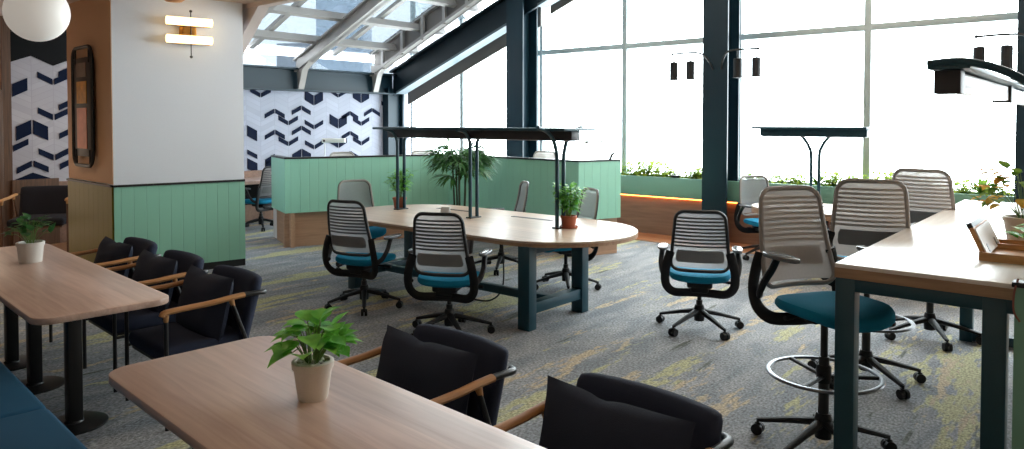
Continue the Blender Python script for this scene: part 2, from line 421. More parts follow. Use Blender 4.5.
for y, z, k, t in [(3.337, 1.64, '^', .19), (3.603, 1.76, 'v', .08), (3.603, 1.2, 'v', .08), (3.337, 1.14, '^', .08), (3.30, 1.44, '/', .08), (3.30, 2.22, '/', .17),
        (3.86, 1.60, '/', .08), (3.86, 2.0, '/', .08), (3.86, 2.46, '/', .08), (3.603, 2.25, 'v', .08), (3.86, 1.17, '/', .08)]:
    chev(ch, y, z, k, t, .203, XW)
ch.plate([(XW, 3.071, .9), (XW, 3.603, .9), (XW, 3.603, .9), (XW, 3.337, 1.01)], (.012, 0, 0))
o = ch.build('trim_4', 'chevron'); o['kind'] = 'structure'
struct('trim_5', MB().plate([(XW, 3.09, 2.5), (XW, 3.337, 2.6), (XW, 3.603, 2.48), (XW, 3.87, 2.6), (XW, 3.87, 3.1), (XW, 3.09, 3.1)], (.014, 0, 0)), 'blackband')
# doorway beyond the lounge
dr = struct('door_1', MB().box((XW+.04, 2.93, 1.06), (.06, .10, 2.12), bev=.004).box((XW+.04, 2.48, 2.09), (.06, .82, .09), bev=.004).box((XW+.04, 2.05, 1.06), (.06, .1, 2.12), bev=.004), 'darkwood')
MB().box((XW+.02, 2.49, 1.02), (.02, .8, 2.03)).build('door_glass', 'door', dr)
MB().tube([(XW+.09, 2.15, .9), (XW+.09, 2.15, 1.2)], .012).build('door_handle', 'chrome', dr)
# pillar
Nn, Rr, Ll, Bk = (-8.2, 3.18), (-7.9, 4.53), (-9.62, 3.23), (-9.4, 4.6)
def face(a, b, z0, z1, off, th, mat, name):
    a, b = Vector((*a, 0)), Vector((*b, 0)); d = b-a; rz = math.atan2(d.y, d.x); n = Vector((d.y, -d.x, 0)).normalized()
    c = (a+b)/2+n*(off+th/2)
    return struct(name, MB().box((0, 0, 0), (d.length+2*th*0+.0, th, z1-z0)), mat, loc=(c.x, c.y, (z0+z1)/2), rz=rz)
struct('wall_pillar', MB().prism([Nn, Rr, Bk, Ll], 0, 3.1), 'white')
face(Nn, Rr, .08, 1.0, 0, .02, 'green', 'trim_6')
face(Ll, Nn, 1.03, 3.1, 0, .008, 'tan', 'wall_pillar_tan')
face(Ll, Nn, .08, 1.0, 0, .02, 'olive', 'trim_7')
face(Nn, Rr, 1.0, 1.022, 0, .035, 'black', 'trim_8'); face(Ll, Nn, 1.0, 1.022, 0, .035, 'black', 'trim_9')
face(Nn, Rr, 0, .08, 0, .016, 'black', 'baseboard_pillar'); face(Ll, Nn, 0, .08, 0, .016, 'black', 'baseboard_pillar_side')
# flat ceiling with its edge, sloped soffit
struct('ceiling', MB().box(((XW+RX)/2, .78, 3.2), (RX-XW+.4, 7.64, .2)), 'ceil')
struct('ceiling_edge', MB().box(((XW+RX)/2, 4.65, 4.0), (RX-XW+.4, .12, 1.9)), 'ceil')
struct('ceiling_soffit', MB().plate([(-9.3, 4.6, 2.45), (-8.35, 4.6, 2.45), (-7.55, 4.6, 3.16), (-7.55, 4.6, 3.3), (-9.3, 4.6, 3.3)], (0, .14, 0)), 'soffit')

# ------------------------------------------------------------------ steel frame, windows, skylight
SL = .40
def col_h(x, y, z1, w=.36):
    m = MB()
    m.box((x, y-.19, z1/2), (w, .03, z1)).box((x, y+.19, z1/2), (w, .03, z1)).box((x, y, z1/2), (.03, .36, z1))
    m.box((x-w*.4, y-.03, z1/2), (.05, .05, z1), bev=.01)
    return m
for i, x in enumerate((-11.22, -7.86, -4.28, -.70, 2.88)):
    o = col_h(x, 9.72, (2.38, 4.0, 4.85, 4.85, 4.85)[i], .2 if i == 0 else .36).build('steel_column', 'navy'); o['kind'] = 'structure'
# sloping eaves beam along the glass wall (I section)
def sloped(mb, y, w, x0, x1, zoff, h):
    z = lambda x: 2.26+.385*(x+11)+zoff
    mb.plate([(x0, y-w/2, z(x0)), (x1, y-w/2, z(x1)), (x1, y-w/2, z(x1)+h), (x0, y-w/2, z(x0)+h)], (0, w, 0)); return mb
bm_ = MB(); sloped(bm_, 9.74, .05, -11.2, -4.3, .05, .48); sloped(bm_, 9.74, .26, -11.2, -4.3, .5, .04)
struct('eaves_beam', bm_, 'navydark')
struct('eaves_beam_flange', sloped(MB(), 9.74, .26, -11.0, -7.9, 0, .045), 'flange')
struct('eaves_beam_flange_upper', sloped(MB(), 9.74, .26, -7.45, -4.4, 0, .045), 'flange')
struct('window_blind_panel', sloped(MB(), 10.12, .03, -11.2, -7.75, -.13, .6), 'rafterdark')
struct('window_blind_panel_upper', sloped(MB(), 10.12, .03, -7.55, -4.3, -.03, .6), 'rafterdark')
# navy beam over the chevron wall
struct('wall_beam', MB().box((XW+.06, 7.1, 2.46), (.04, 5.2, .38)).box((XW+.1, 7.1, 2.265), (.18, 5.2, .03)).box((XW+.1, 7.1, 2.645), (.2, 5.2, .03)), 'navy')
# rafters
for y in (5.8, 7.5):
    m = MB(); z = lambda x: 2.60+.418*(x+11.19)
    for yy, w, a, h in ((y, .17, 0, .035), (y, .05, .0, .24), (y, .17, .21, .035)):
        m.plate([(-11.25, yy-w/2, z(-11.25)+a), (-6.2, yy-w/2, z(-6.2)+a), (-6.2, yy-w/2, z(-6.2)+a+h), (-11.25, yy-w/2, z(-11.25)+a+h)], (0, w, 0))
    m.plate([(-11.12, y-.06, 2.28), (-11.0, y-.06, 2.62), (-10.7, y-.06, 2.84), (-11.2, y-.06, 2.84)], (0, .12, 0))
    struct('rafter', m, 'rafter')
m = MB(); z = lambda x: 2.58+.42*(x+11.25)
for a, h, w in ((0, .06, .16), (.42, .06, .1)):
    m.plate([(-11.25, 9.2-w/2, z(-11.25)+a), (-6.2, 9.2-w/2, z(-6.2)+a), (-6.2, 9.2-w/2, z(-6.2)+a+h), (-11.25, 9.2-w/2, z(-11.25)+a+h)], (0, w, 0))
for i in range(9):
    x = -10.9+i*.56
    m.plate([(x, 9.14, z(x)), (x+.07, 9.14, z(x)), (x+.07, 9.14, z(x)+.45), (x, 9.14, z(x)+.45)], (0, .05, 0))
m.plate([(-11.12, 9.14, 2.28), (-11.0, 9.14, 2.62), (-10.8, 9.14, 2.8), (-11.2, 9.14, 2.8)], (0, .12, 0))
struct('rafter_truss', m, 'rafter')
struct('rafter_panel', MB().plate([(-11.2, 9.23, z(-11.2)), (-6.2, 9.23, z(-6.2)), (-6.2, 9.23, z(-6.2)+.45), (-11.2, 9.23, z(-11.2)+.45)], (0, .03, 0)), 'rafterdark')
for i, x in enumerate((-10.6, -9.85, -9.0, -8.1, -7.2)):
    zz = 2.60+.418*(x+11.19)+.24+.03
    struct('purlin', MB().box((x, 7.2, zz), (.09, 5.2, .12), ry=-math.atan(.418)), 'rafter')
for y in (5.0, 6.6, 8.3):
    m = MB(); z = lambda x: 2.60+.418*(x+11.19)+.36
    m.plate([(-11.25, y-.05, z(-11.25)), (-6.2, y-.05, z(-6.2)), (-6.2, y-.05, z(-6.2)+.07), (-11.25, y-.05, z(-11.25)+.07)], (0, .1, 0))
    struct('glazing_bar', m, 'rafter')
gz = lambda x: 2.60+.418*(x+11.19)+.45
struct('skylight_glass', MB().plate([(-11.3, 4.7, gz(-11.3)), (-6.2, 4.7, gz(-6.2)), (-6.2, 10.25, gz(-6.2)), (-11.3, 10.25, gz(-11.3))], (0, 0, .012)), 'roofglass')
struct('ceiling_upper', MB().box((( -6.2+RX)/2, 7.5, 5.02), (RX+6.4, 5.8, .12)), 'beige')
struct('wall_clerestory', MB().box((XW-.05, 7.2, 2.75), (.02, 5.4, .25)), 'roofglass')
# window wall: one window per bay, pane as a part
bays = [(-11.22, -7.86), (-7.86, -4.28), (-4.28, -.70), (-.70, 2.88)]
for i, (a, b) in enumerate(bays):
    mid = (-9.72, -6.10, -2.51, 1.1)[i]; top = 4.9
    w = MB().box((mid, YG, top/2), (.085, .1, top), bev=.006)
    if i: w.box(((a+b)/2, YG, 2.915), (b-a, .09, .085), bev=.006)
    for x in (a+.08, b-.02): w.box((x, YG, top/2), (.05, .1, top))
    w.box(((a+b)/2, YG, .58), (b-a, .12, .1)).box(((a+b)/2, YG, .27), (b-a, .06, .55))
    wo = struct('window_%d' % (i+1), w, 'mull')
    MB().box(((a+b)/2, YG+.03, 2.75), (b-a, .012, 4.3)).build('window_glass', 'glass', wo)

# planter along the window: green trough over a lit walnut base
X0, X1 = -7.3, 3.1
pl = thing('window_planter', 'long green trough planter on a walnut base along the window wall', 'planter', (0, 0, 0))
pm = MB(); pm.box(((X0+X1)/2, 9.72, .735), (X1-X0, .04, .29), bev=.005).box(((X0+X1)/2, 10.1, .735), (X1-X0, .04, .29)).box(((X0+X1)/2, 9.92, .6), (X1-X0, .4, .03))
for x in (X0, X1): pm.box((x, 9.92, .735), (.04, .42, .29))
pm.build('trough', 'greenflat', pl)
MB().box(((X0+X1)/2, 9.95, .29), (X1-X0, .3, .57)).build('base', 'cladding', pl)
MB().box(((X0+X1)/2, 9.78, .575), (X1-X0, .015, .012)).build('led_strip', 'led', pl)
s_ = MB().box(((X0+X1)/2, 9.92, .8), (X1-X0-.06, .34, .1)).build('soil', 'soil', pl); s_['kind'] = 'stuff'

# ------------------------------------------------------------------ green partition enclosure
A, B, C, D = (-8.52, 5.48), (-7.66, 7.72), (-5.12, 7.45), (-4.9, 8.08)
A2 = (-9.3, 5.76)
pt = thing('partition', 'seafoam green boarded low partition with black cap enclosing the corner desks', 'partition', (0, 0, 0))
def pwall(a, b, name_mat='green', z0=.47, z1=1.2, th=.08, nm='panel', inset=0.0):
    a, b = Vector((*a, 0)), Vector((*b, 0)); d = b-a; rz = math.atan2(d.y, d.x); n = Vector((-d.y, d.x, 0)).normalized()
    c = (a+b)/2+n*(th/2+inset)
    return MB().box((0, 0, 0), (d.length, th, z1-z0)).build(nm, name_mat, pt, (c.x, c.y, (z0+z1)/2), rz)
for a, b in ((A2, A), (A, B), (B, C), (C, D)):
    pwall(a, b); pwall(a, b, 'black', 1.2, 1.222, .1, 'cap', -.008); pwall(a, b, 'plinth', 0, .47, .06, 'base', .07)

# ------------------------------------------------------------------ task chairs and stools
def soft_pad(mb, wx, wy, z0, z1, front_drop=.03, e=3.2, crown=.012):
    rows = []; n = 36
    for k, (s, z) in enumerate(((.82, 0), (.95, .12), (1, .35), (1, .65), (.965, .88), (.88, 1.0), (.55, 1.06), (.15, 1.08))):
        row = []
        for j in range(n):
            a = 2*PI*j/n; ca, sa = math.cos(a), math.sin(a)
            r = (abs(ca)**e+abs(sa)**e)**(-1/e)
            x, y = wx/2*s*r*ca, wy/2*s*r*sa
            zz = z0+(z1-z0)*z+crown*(abs(x)/(wx/2))**2
            if y > wy*.2: zz -= front_drop*((y-wy*.2)/(wy*.3))**2
            row.append((x, y, zz))
        rows.append(row)
    V = mb.grid(rows, False, True); mb.bm.faces.new(V[0][::-1]); mb.bm.faces.new(V[-1]); return mb

def make_chair(name, label, lift=0.0, ah=0.0, sd=0.0, sy=.03, pale=False, ring=False, cat='chair'):
    t = thing(name, label, cat)
    zs = .45+lift
    # star base
    b = MB()
    for k in range(5):
        a = 2*PI*k/5+.3; c, s = math.cos(a), math.sin(a)
        b.tube([(.02*c, .02*s, .15), (.16*c, .16*s, .122), (.33*c, .33*s, .078)], [.028, .023, .015], 8, False, (0, 0, 1), [.024, .018, .012])
    b.lathe([(.04, .07), (.045, .16), (.034, .2)], 18)
    b.build('base', 'blackplastic', t)
    for k in range(5):
        a = 2*PI*k/5+.3; c, s = math.cos(a), math.sin(a); x, y = .335*c, .335*s
        m = MB()
        for o_ in (-.016, .016):
            px, py = x-s*o_, y+c*o_
            m.cyl((px+s*.011, py-c*.011, .03), (px-s*.011, py+c*.011, .03), .03, 14)
        m.box((x, y, .05), (.03, .03, .03), rz=a, bev=.006).cyl((x, y, .05), (x, y, .085), .008, 8)
        m.build('caster', 'blackplastic', t)
    MB().lathe([(.026, .13), (.026, .24+lift*.75), (.018, .24+lift*.75), (.018, zs-.06)], 16).build('gas_column', 'black', t)
    m = MB().box((0, -.02, zs-.06), (.2, .26, .06), bev=.02, seg=3).box((0, .02, zs-.03), (.34, .3, .025), bev=.01)
    m.tube([(.1, .02, zs-.06), (.22, .03, zs-.065)], .008).tube([(.22, .03, zs-.065), (.27, .035, zs-.065)], .013)
    m.build('mechanism', 'blackplastic', t)
    soft_pad(MB(), .49, .49, zs-.02-sd, zs+.047-sd, .035).build('seat', 'bluefab', t, (0, sy, 0))
    # back
    top, bot = zs+.55, zs+.11-sd*1.3
    def by(x, z):
        h = (z-bot)/(top-bot); return -.225-.085*h+.05*(x/.22)**2-.015*math.sin(PI*h)
    def hw(z): return .228-.042*((z-bot)/(top-bot))
    loop = []
    rc = .07
    for sx, z_c, a0 in ((1, top-rc, 0), (-1, top-rc, PI/2), (-1, bot+rc*.8, PI), (1, bot+rc*.8, 1.5*PI)):
        for i in range(6):
            a = a0+PI/2*i/5; zc = z_c+rc*math.sin(a); x = sx*(hw(zc)-rc)+rc*math.cos(a); loop.append((x, by(x, zc), zc))
    # resample straight spans so the frame follows the curve of the back
    full = []
    for i in range(len(loop)):
        p, q = Vector(loop[i]), Vector(loop[(i+1) % len(loop)])
        n = max(1, int((q-p).length/.05))
        for k in range(n):
            v = p.lerp(q, k/n); v.y = by(v.x, v.z); full.append(v)
    MB().tube(full, .014, 8, True, (0, 1, 0), .012).build('back_frame', 'shell' if pale else 'shellblack', t)
    if not pale:
        MB().tube([v+Vector((0, .008, 0)) for v in full], .0125, 8, True, (0, 1, 0), .009).build('front_rim', 'shell', t)
    def sheet(z0, z1, inset, yo, th, nx=10, nz=6):
        m = MB(); F = []; Bq = []
        for i in range(nz+1):
            z = z0+(z1-z0)*i/nz; w = hw(z)-inset
            rc_in = max(0.0, (z-(top-rc))/rc); w -= rc*(1-math.sqrt(max(0, 1-rc_in**2)))*.9
            F.append([(w*(2*j/nx-1), by(w*(2*j/nx-1), z)+yo, z) for j in range(nx+1)])
            Bq.append([(p[0], p[1]-th, p[2]) for p in F[-1]])
        m.grid(F)
        return m
    sheet(bot+.01, top-.008, .006, 0, 0, 12, 16).build('back_mesh', 'meshpale' if pale else 'mesh', t)
    m = MB()
    for i in range(9):
        z = zs+.27+i*.0285; w = hw(z)-.012
        if z > top-rc: w -= .03*((z-top+rc)/rc)**2
        pts = [(w*(2*j/8-1), by(w*(2*j/8-1), z)-.004, z) for j in range(9)]
        m.tube(pts, .003, 4, False, (0, 0, 1), .0075)
    m.build('back_slats', 'slatpale' if pale else 'slat', t)
    m = MB(); rows = []
    for i in range(5):
        z = zs+.14+.1*i/4; w = hw(z)-.035-(.01 if i in (0, 4) else 0)
        rows.append([(w*(2*j/10-1), by(w*(2*j/10-1), z)-.012, z) for j in range(11)])
    rows2 = [[(p[0], p[1]-.008, p[2]) for p in r_] for r_ in rows]
    V = m.grid(rows); V2 = m.grid(rows2)
    for e in (0, -1):
        for j in range(10): m.bm.faces.new([V[e][j], V[e][j+1], V2[e][j+1], V2[e][j]])
    m.build('lumbar_pad', 'lumbar', t)
    # sweeping hoop that carries the back under the seat
    zf = zs+.17
    h = [(.226, by(.226, zf+.05)-.006, zf+.05), (.252, -.225, zf-.04), (.268, -.222, zs+.03), (.258, -.2, zs-.06), (.2, -.165, zs-.118), (.09, -.13, zs-.125), (0, -.12, zs-.125)]
    h = h+[(-x, y, z) for x, y, z in h[-2::-1]]
    MB().tube(smooth_path(h, 5), .034, 8, False, (0, 1, 0), .014).box((0, -.07, zs-.1), (.14, .16, .05), bev=.015).build('back_support', 'blackplastic', t)
    for sx in (-1, 1):
        m = MB().tube(smooth_path([(sx*.25, -.19, zs+.0), (sx*.288, -.14, zs+.03), (sx*.305, -.08, zs+.1), (sx*.3, -.03, zs+.17), (sx*.295, .0, zs+.20+ah)], 5), .022, 8, False, (0, 1, 0), .016)
        ar = m.build('armrest', 'blackplastic', t)
        m = MB(); m.prism([(x*.085+sx*.295, y*.25+.03) for x, y in [(p[0]/1, p[1]/1) for p in rrect(1, 1, .42, 6)]], zs+.20+ah, zs+.224+ah, .008, 2)
        m.build('arm_pad', 'padpl' if True else 'padblack', ar)
    if ring:
        zr = .40
        ft = MB().tube([(.27*math.cos(2*PI*i/40), .27*math.sin(2*PI*i/40), zr) for i in range(40)], .014, 8, True, (0, 0, 1), .009).build('foot_ring', 'chrome', t)
        m = MB().lathe([(.036, zr-.04), (.036, zr+.04), (.03, zr+.05)], 16)
        for k in range(3):
            a = 2*PI*k/3+.5; m.tube([(.03*math.cos(a), .03*math.sin(a), zr-.01), (.26*math.cos(a), .26*math.sin(a), zr)], .014, 8, False, (0, 0, 1), .01)
        m.build('ring_spokes', 'blackplastic', ft)
    return t
H_ = lambda h: R(40.7-h)     # heading (degrees right of the view) to z rotation
chair = make_chair('task_chair', 'x', 0, 0, .022)
gch = 'blue-seated task chairs'
for x, y, h, lab in [
        (-4.08, 4.12, 14, 'black-framed task chair with blue seat, middle of the oval table front, beside its teal leg'),
        (-5.28, 4.22, 25, 'black-framed task chair at oval table front nearest the green pillar'),
        (-2.62, 5.56, 15, 'black-framed task chair standing alone on the carpet before the window column'),
        (-6.66, 5.3, 150, 'task chair at the rounded far end of the oval table, behind another chair back'),
        (-4.32, 6.06, -108, 'task chair behind the oval table, turned sideways beside the terracotta pot near its round end'),
        (-5.42, 6.32, -100, 'task chair seen edge-on behind the oval table, beside the middle lamp posts'),
        (-3.38, 9.02, 168, 'task chair between the rear lamp table and the window planter'),
        (-10.4, 6.25, -60, 'task chair under the wall desk seen through the gap behind the green pillar')]:
    c_ = place(chair, (x, y, 0), H_(h), lab, gch)
stool = make_chair('drafting_stool', 'x', .335, .03, .045, .06, True, True, 'stool')
for x, y, h, lab in [
        (-1.15, 3.9, 163, 'tall blue-seated drafting stool nearest the corner of the high table, full foot ring showing'),
        (-1.26, 5.16, 24, 'haze-greyed drafting stool, middle one of three at the high table'),
        (-1.13, 6.5, 46, 'haze-greyed drafting stool farthest along the high table, nearest the planter')]:
    place(stool, (x, y, 0), H_(h), lab, 'drafting stools at the high table')
tall = make_chair('raised_chair', 'x', .22, 0, 0, .03, True, False)
for x, y, h, lab in [
        (-9.02, 6.9, 150, 'grey chair back peeking over the long green partition in front of the chevron wall'),
        (-8.62, 8.2, 160, 'grey chair back peeking over the partition where chevron wall meets window'),
        (-7.8, 8.55, 160, 'grey chair back peeking over the partition behind the palm leaves'),
        (-7.05, 9.1, -150, 'grey chair back peeking over the partition in front of the tall navy column')]:
    place(tall, (x, y, 0), H_(h), lab, 'chairs inside the partition')

# ------------------------------------------------------------------ oval table
def stadium(xa, xb, yc, r, n=22):
    return arc(xb, yc, r, -PI/2, PI/2, n)+arc(xa, yc, r, PI/2, 1.5*PI, n)
tb = thing('oval_table', 'long oval oak meeting table on teal steel trestle legs', 'table', (0, 0, 0))
ox, oy = -4.85, 5.3
pts = [(x, y) for x, y in stadium(-5.75, -3.92, oy, .76)]
MB().prism(pts, .712, .73, .003, 1).build('tabletop', 'ovalwood', tb)
MB().prism(pts, .685, .712).build('edge_band', 'rim', tb)
for x in (-3.68, -5.92):
    for y in (4.62, 5.38):
        MB().box((x, y, .343), (.12, .1, .686), bev=.006).build('leg', 'teal', tb)
    MB().box((x, 5.0, .17), (.09, .66, .09), bev=.005).build('stretcher', 'teal', tb); MB().box((x, 5.0, .65), (.09, .66, .06)).build('apron', 'teal', tb)
MB().box((-4.8, 5.0, .17), (2.15, .07, .07), bev=.005).build('rail', 'teal', tb)
[MB().box((x, 5.72, .731), (.5, .05, .004)).build('cable_flap', 'lampbox', tb) for x in (-4.5, -5.6)]

# table lamps
def make_lamp(name, label, loc, rz, stations, x0, x1, bar_x, top=.89, side='lampbox', w=.26, spread=.27, along=False):
    t = thing(name, label, 'lamp', loc, rz)
    MB().box(((x0+x1)/2, 0, top+.012), (x1-x0, w*1.9, .026), bev=.006).build('top_panel', 'teal', t)
    for a, b in bar_x:
        bx = MB().box(((a+b)/2, 0, top-.045), (b-a, w*.5, .085), bev=.004).build('light_box', side, t)
        MB().box(((a+b)/2, 0, top-.09), (b-a-.04, w*.4, .006)).build('diffuser', 'acrylic', bx)
    for sx in stations:
        for k in (-1, 1):
            p = [(sx, k*.05, .0), (sx, k*.05, top-.2), (sx, k*.062, top-.11), (sx, k*.11, top-.035), (sx, k*.18, top-.006), (sx, k*spread*.9, top+.0)]
            if sx == 1.08: p = [(sx, k*.05, .0), (sx, k*.05, top-.31), (sx, k*.06, top-.2), (sx, k*.11, top-.08), (sx, k*.21, top-.005), (sx, k*.34, top+.03)]
            if along: p = [(sx+k*q, 0, z) for q, z in ((.045, 0), (.045, top-.34), (.065, top-.22), (.13, top-.11), (.22, top-.03))]
            MB().tube(smooth_path(p, 6), .018, 10).build('post', 'teal', t)
        MB().box((sx, 0, .006), (.2, .07, .012) if along else (.07, .16, .012), bev=.003).build('base_plate', 'black', t)
    return t
make_lamp('table_lamp', 'long backlit-dark lamp bar on three paired teal posts along the oval table', (-4.98, 5.38, .73), 0, (1.08, 0, -1.1), -1.29, 1.30, ((-1.25, 1.25),))  # light box sides coloured dark for a backlit face
make_lamp('table_lamp', 'short lamp bar on one pair of teal posts on the rear table by the window', (-2.69, 8.7, .73), 0, (0,), -.66, .6, ((-.62, .56),), side='teal', along=True)

# rear table
rt = thing('rear_table', 'rear oak table with rounded end and lamp in front of the window planter', 'table', (0, 0, 0))
pts = stadium(-2.8, -1.0, 8.52, .52)
MB().prism(pts, .712, .73, .003, 1).build('tabletop', 'ovalwood', rt); MB().prism(pts, .66, .712).build('edge_band', 'rim', rt)
for x in (-2.6, -1.3):
    for y in (8.25, 8.8): MB().box((x, y, .33), (.08, .08, .66), bev=.005).build('leg', 'teal', rt)

# ------------------------------------------------------------------ high table (long axis Y)
ht = thing('high_table', 'long bar-height glare-paled ash table on navy steel frame', 'table', (0, 0, 0))
hx0, hx1, hy0, hy1 = -1.0, .42, 3.53, 7.12
MB().box(((hx0+hx1)/2, (hy0+hy1)/2, 1.04), (hx1-hx0, hy1-hy0, .02), bev=.003).build('tabletop', 'highwood', ht)
MB().box(((hx0+hx1)/2, (hy0+hy1)/2, 1.008), (hx1-hx0, hy1-hy0, .046)).build('edge_band', 'rim', ht)
for y in (3.575, 6.62):
    for x in ((-.955, -.385, .36) if y < 5 else (-.9, .36)): MB().box((x, y, .4925), (.085, .085, .985), bev=.005).build('leg', 'teal', ht)
    MB().box((-.28, y, .045), (1.3, .07, .07), bev=.005).build('foot_rail', 'teal', ht)
    MB().box((-.29, y-.005, .955), (1.3, .07, .058), bev=.005).build('apron', 'teal', ht)
for x in (-.955, .36): MB().box((x, 5.1, .955), (.06, 3.0, .058), bev=.005).build('side_rail', 'teal', ht)
# power box with raised lid
bx = thing('power_box', 'plywood cable box with raised hinged lid set into the high table', 'box', (-.35, 4.3, 1.05), 0)
MB().box((-.15, 0, .02), (.012, .52, .04)).box((.15, 0, .02), (.012, .52, .04)).box((0, .26, .02), (.3, .012, .04)).box((0, -.26, .02), (.3, .012, .04)).box((0, 0, .004), (.29, .5, .008)).box((0, .13, .02), (.28, .012, .03)).build('box', 'plyw', bx)
ld = MB().box((0, 0, 0), (.02, .46, .14), ry=-.42).build('lid', 'plyw', bx, (-.165, .0, .08))
MB().box((.0125, 0, 0), (.006, .44, .13), ry=-.42).build('lid_face', 'label', ld)
MB().box((-.034, 0, .075), (.024, .46, .024), ry=-.42).build('brush_strip', 'black', ld)
for y in (-.13, .13): MB().box((.0, 0, 0), (.006, .03, .04), ry=-.42).build('hinge', 'chrome', bx, (-.135, y, .045))
# lamp over the high table: long axis along Y
lp = thing('table_lamp', 'lamp bar on arched teal arms above the high table, white sides and dark brackets', 'lamp', (-.15, 3.6, 1.05), 0)
for kx in (-1, 1): MB().box((kx*.42, 1.9, .885), (.16, 3.82, .018), bev=.004).build('top_panel', 'teal', lp)
for kx in (-1, 1):
    for i, y in enumerate((.08, 1.92, 3.75)):
        b_ = MB().box((kx*.43, y, .822), (.1, .11, .1), bev=.003).build('bracket', 'lampbox', lp)
    for y0_, y1_ in ((.13, 1.87), (1.97, 3.7)):
        MB().box((kx*.43, (y0_+y1_)/2, .825), (.07, y1_-y0_, .085), bev=.003).build('light_box', 'acrylic', lp)
for y in (0.0, 1.92, 3.75):
    for k in (-1, 1):
        p = [(k*.04, y, 0), (k*.04, y, .5), (k*.06, y, .66), (k*.13, y, .79), (k*.235, y, .864), (k*.37, y, .905), (k*.5, y, .9)]
        MB().tube(smooth_path(p, 6), .017, 10).build('post', 'teal', lp)
    MB().box((0, y, .006), (.18, .08, .012), bev=.003).build('base_plate', 'black', lp)
# green screen panel at the near end of the high table
gp = thing('screen_panel', 'green screen panel with black cap against the near end of the high table', 'partition', (.40, 3.46, 0))
MB().box((0, 0, .53), (1.42, .06, 1.06)).build('panel', 'greenflat', gp); MB().box((0, 0, 1.068), (1.44, .075, .02), bev=.003).build('cap', 'black', gp)

# ------------------------------------------------------------------ dining tables and armchairs
def dining_table(label, loc, rz, L_, W_, peds, grp):
    t = thing('dining_table', label, 'table', loc, rz, grp)     # origin: +X end, local -X is the length
    p = [(x-L_/2, y) for x, y in rrect(L_, W_, .1, 8)]
    MB().prism(p, .695, .73, .005, 2).build('tabletop', 'tabletop', t)
    for x in peds:
        m = MB().lathe([(.17, 0), (.17, .008), (.155, .014), (.05, .02), (.045, .03)], 32, (x, -.05, 0)).build('pedestal_base', 'black', t)
        MB().box((x, -.05, .36), (.085, .075, .67), bev=.01).build('pedestal_post', 'black', t)
    MB().box((sum(peds)/len(peds), 0, .685), (abs(peds[-1]-peds[0])+.3 if len(peds) > 1 else .4, .3, .02)).build('bracket_plate', 'black', t)
    return t
T4 = R(-3.8)
dining_table('oak table with white potted plant beside the teal bench, three black pedestals', (-3.99, 1.515, 0), T4, 2.6, .67, (-.45, -1.29, -1.90), 'dining tables by the bench')
dining_table('nearest oak table with leafy plant in a beige pot', (-2.93, 1.475, 0), T4, 2.33, .71, (-.45, -1.75), 'dining tables by the bench').location = (-.66, 1.31, 0)
# teal bench
bn = thing('bench', 'teal upholstered bench in the lower corner beside the first oak table', 'bench', (-4.6, .91, 0), T4)
for k in range(3):
    MB().box((-1.4+k*1.6, -.02, .36), (1.59, .56, .18), bev=.03, seg=3).build('seat', 'benchfab', bn)
    MB().box((-1.4+k*1.6, -.33, .66), (1.59, .12, .5), bev=.03, seg=3).build('backrest', 'benchfab', bn)
MB().box((.2, -.08, .14), (4.7, .5, .27)).build('base', 'darkwood', bn)

def make_armchair(name, label, fab='navyfab', legmat='black', armmat='armwood'):
    t = thing(name, label, 'armchair')
    soft = MB().box((0, 0, .395), (.55, .52, .09), bev=.035, seg=4).build('seat', fab, t)
    # curved, gently reclined, softly padded back
    m = MB(); n = 96; fr, bk = [], []
    for k in range(9):
        q = (0, .3, .55, .72, .84, .92, .965, .99, 1)[k]; ra, rb = [], []
        for j in range(n):
            c, s_ = math.cos(2*PI*j/n), math.sin(2*PI*j/n); rr = (abs(c)**22+abs(s_)**22)**(-1/22)
            u, v = q*rr*c, .5+.5*q*rr*s_
            tk = .044*max(0, 1-q**12)**.5
            y = -.245-.11*v+.05*u*u
            ra.append((u*.29, y+tk, .36+v*.40)); rb.append((u*.29, y-tk, .36+v*.40))
        fr.append(ra); bk.append(rb)
    m.grid(fr, False, True); m.grid([q[::-1] for q in bk], False, True)
    bmesh.ops.remove_doubles(m.bm, verts=m.bm.verts, dist=.0004)
    m.build('backrest', fab, t, sharp=70)
    m = MB().box((0, -.0, .345), (.5, .48, .02)).build('seat_frame', legmat, t)
    for sx in (-1, 1):
        x = sx*.31
        p = smooth_path([(x, .27, .635), (x, .255, .652), (x, .15, .658), (x, 0, .662), (x, -.12, .672), (x*1.0, -.2, .676)], 4)
        k = len(p)
        a = MB().tube(p, [.02+.006*abs(i/(k-1)-.5) for i in range(k)], 10, False, (0, 0, 1), [.016]*k)
        a.tube([(x, .25, .64), (x, .25, .6)], [.017, .012], 10).tube([(x, -.12, .665), (x, -.135, .62)], [.018, .011], 10)
        ar = a.build('armrest', armmat, t)
        MB().tube(smooth_path([(x, -.19, .676), (x, -.28, .675), (x*.97, -.33, .67), (x*.86, -.355, .665)], 4), .015, 10).build('arm_sleeve', legmat, ar)
        MB().tube([(x, .25, .61), (x, .25, .0)], .012, 10).build('leg', legmat, t)
        MB().tube([(x, -.13, .63), (x*.98, -.27, .25), (x*.98, -.33, .0)], .012, 10).build('leg', legmat, t)
        MB().tube([(x, .25, .34), (x, -.22, .34)], .01, 8).build('side_rail', legmat, t)
    return t
